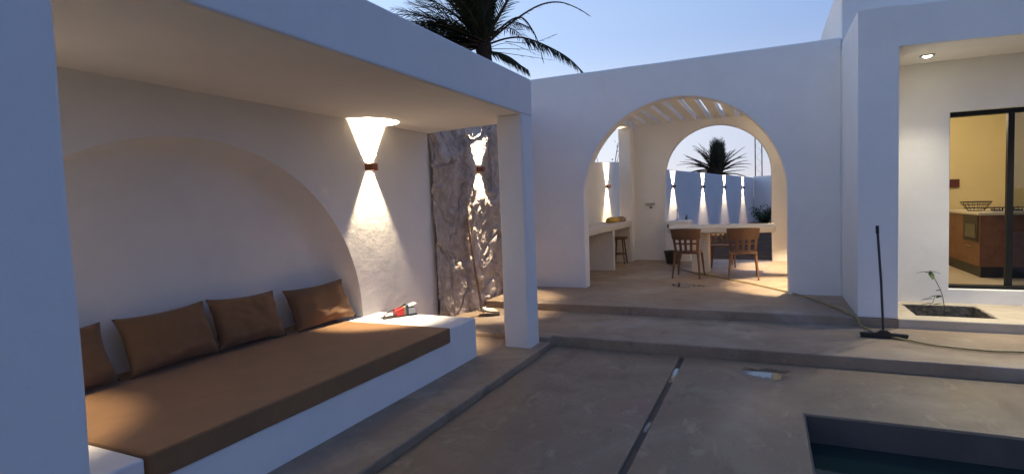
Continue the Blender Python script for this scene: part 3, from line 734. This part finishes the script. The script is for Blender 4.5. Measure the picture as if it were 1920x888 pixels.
obj('plate', B(-.19, .25, -.2, .22, 0, .012), STEEL, hb, bevel=.003)
for cx_, cy_ in ((-.08, -.08), (.14, -.08), (-.08, .12), (.14, .12)):
    bm = bmesh.new(); lathe(bm, [(0, .01), (.045, .01), (.045, .028), (0, .03)], 16, (cx_, cy_, 0)); obj('burner', bm, BLACK, hb)
bm = bmesh.new()
for cx_ in (-.08, .14):
    for d in (-.09, .0, .09): tube(bm, [(cx_ + d, -.19, .012), (cx_ + d, -.19, .055), (cx_ + d, .21, .055), (cx_ + d, .21, .012)], .006, 6)
    for d in (-.16, -.05, .06, .18): tube(bm, [(cx_ - .09, d, .056), (cx_ + .09, d, .056)], .006, 6)
obj('pan_rest', bm, BLACK, hb)
bs = thing('wire_basket', 'open wire basket on the worktop left of the hob', 'basket', (2.93, 10.75, 1.275))
bm = bmesh.new()
for z, r_ in ((.004, .10), (.05, .14), (.10, .17), (.14, .19)): tube(bm, [(r_ * math.cos(a), r_ * math.sin(a), z) for a in [2 * math.pi * k / 24 for k in range(25)]], .004 if z < .13 else .007, 5)
for k in range(16):
    a = 2 * math.pi * k / 16; tube(bm, [(.10 * math.cos(a), .10 * math.sin(a), .004), (.19 * math.cos(a), .19 * math.sin(a), .14)], .003, 5)
obj('wires', bm, BLACKMETAL, bs)
bx_ = thing('wall_box', 'dark red box fixed to the ochre kitchen wall', 'wall box', (2.93, 12.0, 1.72))
obj('box', B(-.1, .1, -.05, .003, -.07, .07), REDWALL, bx_, bevel=.006)
kl = thing('kitchen_lamp', 'round white ceiling lamp inside the kitchen, hidden above the window', 'ceiling lamp', (2.5, 10.4, 2.95))
bm = bmesh.new(); lathe(bm, [(0, -.09), (.12, -.08), (.17, -.03), (.17, 0), (0, 0)], 24); obj('shade', bm, emat('kitchen_glow', (1, .8, .5), 3), kl)
l = bpy.data.lights.new('kitchen_light', 'POINT'); l.energy = 38; l.color = (1, .84, .55); l.shadow_soft_size = .15
lo = bpy.data.objects.new('kitchen_light', l); COL.objects.link(lo); lo.parent = kl; lo.location = (0, 0, -.3)
sc_ = thing('reflection_lamp', 'small added lamp behind the closed pane, standing in for a reflected wall lamp', 'wall lamp', (4.29, 10.6, 1.72), math.pi)  # added lamp, imitates the reflection of a wall lamp in the glass
bm = bmesh.new(); lathe(bm, [(0, -.05), (.05, -.05), (.05, .05), (0, .05)], 16, (.07, 0, 0)); obj('shade', bm, emat('reflection_lamp_glow', (1, .85, .6), 12), sc_)
obj('arm', B(0, .04, -.02, .02, -.02, .02), COPPER, sc_)

# porch downlight
dl = thing('recessed_downlight', 'round recessed ceiling light glowing in the porch ceiling', 'downlight', (1.775, 8.30, 3.245))
bm = bmesh.new(); lathe(bm, [(.055, 0), (.075, -.002), (.078, -.012), (.066, -.016), (.055, -.004), (.055, 0)], 24); obj('trim', bm, STEEL, dl)
bm = bmesh.new(); lathe(bm, [(0, -.03), (.03, -.025), (.052, -.006), (.052, 0), (0, 0)], 24); obj('lens', bm, DOWN, dl)
for i, (px_, py_) in enumerate(((1.775, 8.30), (3.3, 8.35))):
    if i:
        dl = copy_tree(dl); dl.location = (px_, py_, 3.245); tag(dl, 'round recessed ceiling light farther along the porch, outside the picture', 'downlight')
    l = bpy.data.lights.new('downlight_beam', 'SPOT'); l.energy = 165; l.color = (1, .92, .71); l.spot_size = R(112); l.spot_blend = 1.0; l.shadow_soft_size = .05
    lo = bpy.data.objects.new('downlight_beam', l); COL.objects.link(lo); lo.parent = dl; lo.location = (0, 0, -.04); lo.rotation_euler = (R(-20), 0, 0)

# planter hole: rough sides and soil, with a seedling
obj_ = tag(obj('planter_soil', rough(B(1.55, 2.41, 7.81, 8.71, -.5, -.10), .08, .03, 5, 3), DARKSOIL), kind='structure')
struct('planter_lining', rough(plate([1.56, 1.612, 2.348, 2.40], [7.82, 7.872, 8.648, 8.70], lambda x, y: 1.61 < x < 2.35 and 7.87 < y < 8.65, .146, -.4), .06, .009, 7, 1), RUBBLE)
sp = thing('seedling', 'thin leafy seedling growing in the square planter hole', 'plant', (2.02, 8.5, -.1))
P3 = [(0, 0, -.02), (.0, 0, .2), (-.03, 0, .42), (-.10, 0, .60), (-.155, 0, .70)]
bm = bmesh.new(); tube(bm, smooth_path(P3), .0045, 6); tube(bm, smooth_path([(-.15, .03, 0), (-.17, .02, .22), (-.12, 0, .32), (-.10, 0, .40)]), .003, 6); obj('stem', bm, mat('seedling_stem', (.10, .10, .05), .7, .2), sp)
bm = bmesh.new()
def leaf(bm, p, d, L_, w, droop=.3):
    p = Vector(p); d = Vector(d).normalized(); s = d.cross(Vector((0, 0, 1))).normalized(); pts = []
    for k in range(6):
        t_ = k / 5; c = p + d * L_ * t_ + Vector((0, 0, -droop * L_ * t_ * t_)); ww = w * math.sin(math.pi * min(.97, t_ * .9 + .08)) ** .8
        pts.append((bm.verts.new(c + s * ww), bm.verts.new(c + Vector((0, 0, -.15 * ww))), bm.verts.new(c - s * ww)))
    for a, b in zip(pts, pts[1:]):
        bm.faces.new((a[0], a[1], b[1], b[0])); bm.faces.new((a[1], a[2], b[2], b[1]))
for p, d, L_ in (((-.155, 0, .70), (-1, .2, .1), .13), ((-.155, 0, .70), (1, -.3, .1), .10), ((-.155, 0, .70), (.1, -1, -.5), .10), ((-.155, 0, .70), (-.4, -.6, .2), .09), ((-.155, 0, .7), (.5, .7, .2), .10),
                 ((-.03, 0, .40), (-1, .1, .1), .12), ((-.03, 0, .40), (-.9, -.6, 0), .07), ((-.11, 0, .36), (-1, 0, .1), .12), ((-.01, 0, .30), (-1, -.2, .15), .11), ((-.12, 0, .30), (-1, .2, 0), .13), ((-.0, 0, .27), (-.6, .5, .1), .08), ((-.03, 0, .47), (-1, -.3, .2), .06)):
    leaf(bm, p, d, L_ * 1.15, .03)
obj('leaves', bm, LEAF, sp)

# ------------------------------------------------------------------ hose, squeegee, shovel
bm = bmesh.new()
hp = [(-2.0, 12.6, .18), (-1.45, 11.5, .178), (-.90, 10.82, .178), (-.15, 9.85, .178), (.43, 8.95, .178), (.74, 8.2, .178), (.90, 7.68, .18), (.96, 7.57, .15), (.99, 7.52, .08), (1.05, 7.40, .068), (1.11, 7.14, .068), (1.34, 6.93, .068), (1.56, 6.76, .068), (1.92, 6.67, .068), (2.3, 6.70, .068), (3.2, 6.5, .068)]
tube(bm, smooth_path(hp, 6), .011, 8)
tag(obj('garden_hose', bm, HOSE), 'thin yellow garden hose trailing across the platform and down the step', 'hose')

sq = thing('floor_squeegee', 'upright floor squeegee with a dark pole and a wide black blade on the step', 'squeegee', (1.14, 7.03, .05))
bm = bmesh.new(); tube(bm, [(0, .02, .05), (-.02, .035, .6), (-.055, .05, 1.2)], .0125, 10); obj('pole', bm, mat('dark_pole', (.05, .045, .055), .45, .4, var=.3, vscale=12), sq)
bm = bmesh.new(); tube(bm, [(-.053, .049, 1.13), (-.0555, .05, 1.215)], .0165, 10); obj('grip', bm, BLACK, sq)
obj('blade_holder', prism([(-.22, .025), (.22, .025), (.22, .055), (.07, .062), (.03, .09), (-.03, .09), (-.07, .062), (-.22, .055)], 'Y', -.022, .022), BLACK, sq, bevel=.005)
obj('rubber_blade', B(-.215, .215, -.006, .006, .0, .03), BLACK, sq)

sh = thing('shovel', 'long handled shovel leaning on the stone wall, blade on the floor', 'shovel', (-3.76, 7.05, .05))
bm = bmesh.new(); tube(bm, [(0, 0, .06), (-.12, .05, .65), (-.255, .11, 1.40)], [.019, .018, .016], 10); obj('handle', bm, WOOD, sh)
bm = bmesh.new(); N = 12; top_, bot_ = [], []
us = [k / N for k in range(N + 1)]
V = {}
for i, u in enumerate(us):
    for j in range(9):
        w_ = j / 8 * 2 - 1; hw = .12 * (1 - .75 * max(0, u - .55) ** 2 / .2) if u > .55 else .12
        p = Vector((.30 * u, w_ * hw, .055 * (1 - u) * .9 + .035 * w_ * w_ + .012))
        for s in (0, 1): V[i, j, s] = bm.verts.new(p + Vector((0, 0, .006 * s)))
for i in range(N):
    for j in range(8):
        for s in (0, 1): bm.faces.new((V[i, j, s], V[i + 1, j, s], V[i + 1, j + 1, s], V[i, j + 1, s]))
    for j in (0, 8): bm.faces.new((V[i, j, 0], V[i + 1, j, 0], V[i + 1, j, 1], V[i, j, 1]))
for j in range(8):
    for i in (0, N): bm.faces.new((V[i, j, 0], V[i, j + 1, 0], V[i, j + 1, 1], V[i, j, 1]))
bm.transform(Matrix.Rotation(R(20), 4, 'Z') @ Matrix.Translation((-.05, 0, 0)))
obj('blade', bm, SHOVELM, sh)
bm = bmesh.new(); tube(bm, [(.03, .0, .05), (-.01, .0, .09), (-.035, .013, .20)], [.026, .024, .021], 10); obj('socket', bm, SHOVELM, sh)

# ------------------------------------------------------------------ palms, shrubs, mast
VR = Vector((RW[0][0], RW[1][0], 0)).normalized(); VF = Vector((RW[0][2], RW[1][2], 0)).normalized()
def frond(stem, leaf_, base, az, elev, L_, droop, nleaf, ll, rnd, start=.12, thick=.03, bare=0.0):
    """az measured in the picture plane: 0 = to the right seen from the terrace, 90 = away"""
    h = VR * math.cos(az) + VF * math.sin(az)
    pts = []; p = Vector(base); e = elev; n_ = 16
    for k in range(n_ + 1):
        pts.append(p.copy()); t_ = k / n_
        p = p + (h * math.cos(e) + Vector((0, 0, math.sin(e)))) * L_ / n_
        e -= droop / n_ * (.35 + 1.3 * t_)
    tube(stem, pts, [thick * (1 - .85 * k / n_) for k in range(n_ + 1)], 5)
    side = h.cross(Vector((0, 0, 1))).normalized()
    for q in range(nleaf):
        t_ = start + (1 - start) * q / nleaf
        f = t_ * n_; i = min(int(f), n_ - 1); c = pts[i].lerp(pts[i + 1], f - i); d = (pts[i + 1] - pts[i]).normalized(); up = side.cross(d)
        for s in (-1, 1):
            if rnd.random() < bare: continue
            l_ = ll * (.45 + .9 * math.sin(math.pi * min(1, t_ * .85 + .12))) * rnd.uniform(.75, 1.1)
            dv = (d * rnd.uniform(.75, 1.05) + side * s * rnd.uniform(.6, .9) + up * rnd.uniform(.0, .35)).normalized()
            tip = c + dv * l_ + Vector((0, 0, -l_ * rnd.uniform(.08, .4))); mid_ = c.lerp(tip, .5) + Vector((0, 0, l_ * .05))
            wv = dv.cross(up).normalized() * l_ * .028
            a = [leaf_.verts.new(x_) for x_ in (c - wv * .6, c + wv * .6, mid_ + wv, tip, mid_ - wv)]
            leaf_.faces.new((a[0], a[1], a[2], a[4])); leaf_.faces.new((a[2], a[3], a[4]))
def frond_path(stem, leaf_, pl, th, nl, ll, st, bare, hang, rnd):
    pts = smooth_path(pl, 6); n_ = len(pts) - 1
    tube(stem, pts, [th * (1 - .8 * k / n_) for k in range(n_ + 1)], 6)
    for q in range(nl):
        t_ = st + (1 - st) * q / max(1, nl); f = t_ * n_; i = min(int(f), n_ - 1); c = pts[i].lerp(pts[i + 1], f - i); d = (pts[i + 1] - pts[i]).normalized()
        for s in (-1, 1):
            if rnd.random() < bare: continue
            l_ = ll * (.5 + .6 * math.sin(math.pi * min(1, t_ * .9 + .1))) * rnd.uniform(.7, 1.15)
            dv = (d * rnd.uniform(.5, .9) + VF * s * rnd.uniform(.3, .8) + VR * rnd.uniform(-.15, .15) + Vector((0, 0, -hang * rnd.uniform(.7, 1.3) + .25 * s * (1 - hang)))).normalized()
            tip = c + dv * l_; mid_ = c.lerp(tip, .5) + Vector((0, 0, l_ * .06)); wv = dv.cross(VF).normalized() * l_ * .03
            a = [leaf_.verts.new(x_) for x_ in (c - wv * .6, c + wv * .6, mid_ + wv, tip, mid_ - wv)]
            leaf_.faces.new((a[0], a[1], a[2], a[4])); leaf_.faces.new((a[2], a[3], a[4]))
def palm(label, base, crown, rad, fr, seed, boots=1.0, paths=()):
    t = thing('palm_tree', label, 'palm tree', base)
    rnd = random.Random(seed); off = -Vector(base)
    bm = bmesh.new(); b, c = Vector(base), Vector(crown); n_ = 40; pts = []; rr = []
    for k in range(n_ + 1):
        u = k / n_; pts.append(b.lerp(c, u) + Vector((.12 * math.sin(u * 3), .1 * math.sin(u * 2.2), 0)) * (1 - u)); rr.append(rad * (1.15 - .25 * u) * (1 + .08 * (k % 2)) * (1 + boots * .35 * max(0, u - .85) / .15))
    tube(bm, pts, rr, 14); bm.transform(Matrix.Translation(off)); obj('trunk', bm, BARK, t)
    s_, l_ = bmesh.new(), bmesh.new()
    for a in fr: frond(s_, l_, Vector(crown) + Vector((rnd.uniform(-1, 1), rnd.uniform(-1, 1), rnd.uniform(-.5, .6))) * rad * .7, *a, rnd)if False else frond(s_, l_, Vector(crown) + Vector((rnd.uniform(-1, 1), rnd.uniform(-1, 1), rnd.uniform(-.5, .6))) * rad * .7, R(a[0]), R(a[1]), a[2], R(a[3]), a[4], a[5], rnd, start=a[6], bare=a[7], thick=rad * .14)
    for pl, th, nl, ll, st, bare, hang in paths:
        frond_path(s_, l_, [Vector(crown) + VR * x_ + VF * y_ + Vector((0, 0, z_)) for x_, y_, z_ in pl], th, nl, ll, st, bare, hang, rnd)
    s_.transform(Matrix.Translation(off)); l_.transform(Matrix.Translation(off))
    obj('stalks', s_, PALMSTEM, t); obj('crown', l_, PALMLEAF, t)
    return t
rn = random.Random(11)
fr = []
# tall upright bundle, a little to the left
for k in range(34): fr.append((rn.uniform(0, 360), rn.uniform(72, 90), rn.uniform(2.2, 3.4), rn.uniform(-5, 25), 60, .45, .05, .05))
for k in range(20): fr.append((rn.uniform(140, 220), rn.uniform(48, 75), rn.uniform(2.2, 3.2), rn.uniform(20, 60), 60, .45, .06, .08))
# dense left and low left
for k in range(26): fr.append((rn.uniform(150, 215), rn.uniform(-8, 42), rn.uniform(2.0, 3.0), rn.uniform(25, 70), 60, .45, .06, .05))
for k in range(10): fr.append((rn.choice((90, 270)) + rn.uniform(-40, 40), rn.uniform(10, 70), rn.uniform(2.0, 3.0), rn.uniform(40, 90), 50, .42, .08, .1))
paths = [([(.1, 0, .05), (.83, .2, .68), (1.58, .4, 1.16), (2.18, .6, 1.31), (2.71, .7, 1.16), (3.1, .8, .95)], .035, 46, .17, .12, .45, .3),
         ([(.1, -.1, 0), (.6, -.3, .45), (1.05, -.5, .56), (1.36, -.6, .15), (1.51, -.7, -.3), (1.6, -.7, -.68)], .03, 40, .22, .25, .35, .5),
         ([(.1, .1, .05), (.68, .3, .26), (1.2, .5, .30), (1.88, .7, .08), (2.48, .9, -.23), (2.98, 1.0, -.72)], .032, 70, .40, .38, .05, .9),
         ([(.1, 0, -.15), (.68, -.2, -.38), (1.2, -.3, -.83)], .03, 44, .38, .1, .05, .7), ([(.1, .2, -.1), (.6, .5, -.2), (1.25, .7, -.55)], .028, 40, .36, .1, .1, .7),
         ([(0, 0, .1), (.38, 0, .68), (.75, .1, 1.3), (1.2, .1, 2.2)], .07, 30, .14, .1, .5, .2), ([(.1, .2, .1), (.45, .4, .95), (1.0, .6, 1.9)], .03, 30, .3, .2, .4, .4),
         ([(.1, 0, -.1), (.9, .1, -.1), (1.7, .2, -.13)], .012, 4, .2, .5, .6, .4), ([(.1, 0, -.15), (1.0, -.1, -.33), (1.95, -.2, -.53)], .012, 4, .2, .5, .6, .4), ([(.1, 0, -.1), (.7, .3, .12), (1.6, .5, -.22)], .012, 3, .2, .5, .6, .4),
         ([(-.05, 0, .1), (-.08, 0, .9), (-.02, 0, 2.0)], .02, 14, .2, .3, .6, .1), ([(.02, .1, .1), (.10, .1, .9), (.3, .1, 2.2)], .018, 14, .2, .3, .6, .1),
         ([(.15, 0, .2), (.75, -.2, .55), (1.3, -.3, .35)], .02, 34, .26, .35, .2, .8), ([(.6, .4, .2), (1.4, .6, .2), (2.1, .7, .45)], .012, 24, .16, .3, .3, .2)]
palm('large dark palm rising behind the pavilion roof against the sky', (-7.0, 14.0, .03), (-7.10, 14.0, 6.05), .2, fr, 5, .6, paths)
rn = random.Random(23); fr = []
for k in range(34): fr.append((rn.uniform(0, 360), rn.uniform(76, 90), rn.uniform(1.7, 2.35), rn.uniform(-4, 10), 46, .42, .05, .02))
for k in range(22): fr.append((rn.choice((0, 180)) + rn.uniform(-50, 50), rn.uniform(30, 72), rn.uniform(1.9, 2.6), rn.uniform(10, 45), 46, .32, .2, .1))
for k in range(14): fr.append((rn.choice((0, 180)) + rn.uniform(-45, 45), rn.uniform(0, 32), rn.uniform(2.0, 2.9), rn.uniform(15, 50), 46, .32, .22, .1))
palm('far dark palm standing behind the garden wall, framed by the rear arch', (-3.0, 40.0, .03), (-2.98, 40.0, 3.25), .42, fr, 9)

def shrub(name, label, base, H_, W_, nst, nlf, seed, lsize=.06, matl=LEAF, cat='shrub', group=None):
    rnd = random.Random(seed); t = thing(name, label, cat, base, 0, group); s_, l_ = bmesh.new(), bmesh.new()
    for k in range(nst):
        a = rnd.uniform(0, 6.28); r_ = rnd.uniform(.2, 1) * W_; hh = H_ * rnd.uniform(.6, 1)
        p = smooth_path([(rnd.uniform(-.1, .1) * W_, rnd.uniform(-.1, .1) * W_, 0), (r_ * .4 * math.cos(a), r_ * .4 * math.sin(a), hh * .55), (r_ * math.cos(a) + rnd.uniform(-.1, .1), r_ * math.sin(a), hh)], 5)
        tube(s_, p, [.014 * (1 - .7 * i / len(p)) for i in range(len(p))], 5)
        for q in range(nlf):
            c = p[rnd.randrange(len(p) // 3, len(p))] + Vector((rnd.uniform(-1, 1), rnd.uniform(-1, 1), rnd.uniform(-1, 1))) * lsize
            leaf(l_, c, (rnd.uniform(-1, 1), rnd.uniform(-1, 1), rnd.uniform(-.3, .9)), lsize * rnd.uniform(.7, 1.4), lsize * .22)
    obj('stems', s_, BARK, t); obj('foliage', l_, matl, t); return t
shrub('twiggy_shrub', 'thin twiggy plant showing over the low wall beside the pergola column', (-4.35, 16.4, .03), 3.35, .55, 15, 10, 3, .09)
shrub('dark_shrub', 'small dark bush top peeping over the low wall next to the front arch', (-5.0, 15.2, .03), 3.0, .3, 14, 40, 8, .08)
q = unproj_depth(1434, 24.5); shrub('dark_shrub', 'dark leafy bush against the garden end wall, right of the table', (q.x, q.y, .03), 1.15, .75, 30, 60, 12, .1)
q = unproj_depth(1262, 21.6); shrub('twiggy_shrub', 'small sprig showing above the garden wall at the left edge of the rear arch', (q.x - .3, q.y + .6, .03), 2.95, .3, 8, 14, 15, .08)

q = unproj_depth(1423, 60.0); ms = thing('lattice_mast', 'slender lattice mast rising beyond the garden end wall', 'mast', (q.x, q.y, .03))
hw = .36
for sx in (-1, 1): bm = bmesh.new(); tube(bm, [(VR.x * sx * hw, VR.y * sx * hw, 0), (VR.x * sx * hw, VR.y * sx * hw, 13)], .06, 6); obj('pole', bm, RUSTY, ms)
bm = bmesh.new(); z = .3
while z < 12.6:
    a = -1 if int(z / .6) % 2 else 1
    tube(bm, [(VR.x * a * hw, VR.y * a * hw, z), (-VR.x * a * hw, -VR.y * a * hw, z + .6)], .012, 4); z += .6
obj('bracing', bm, GREYPL, ms)
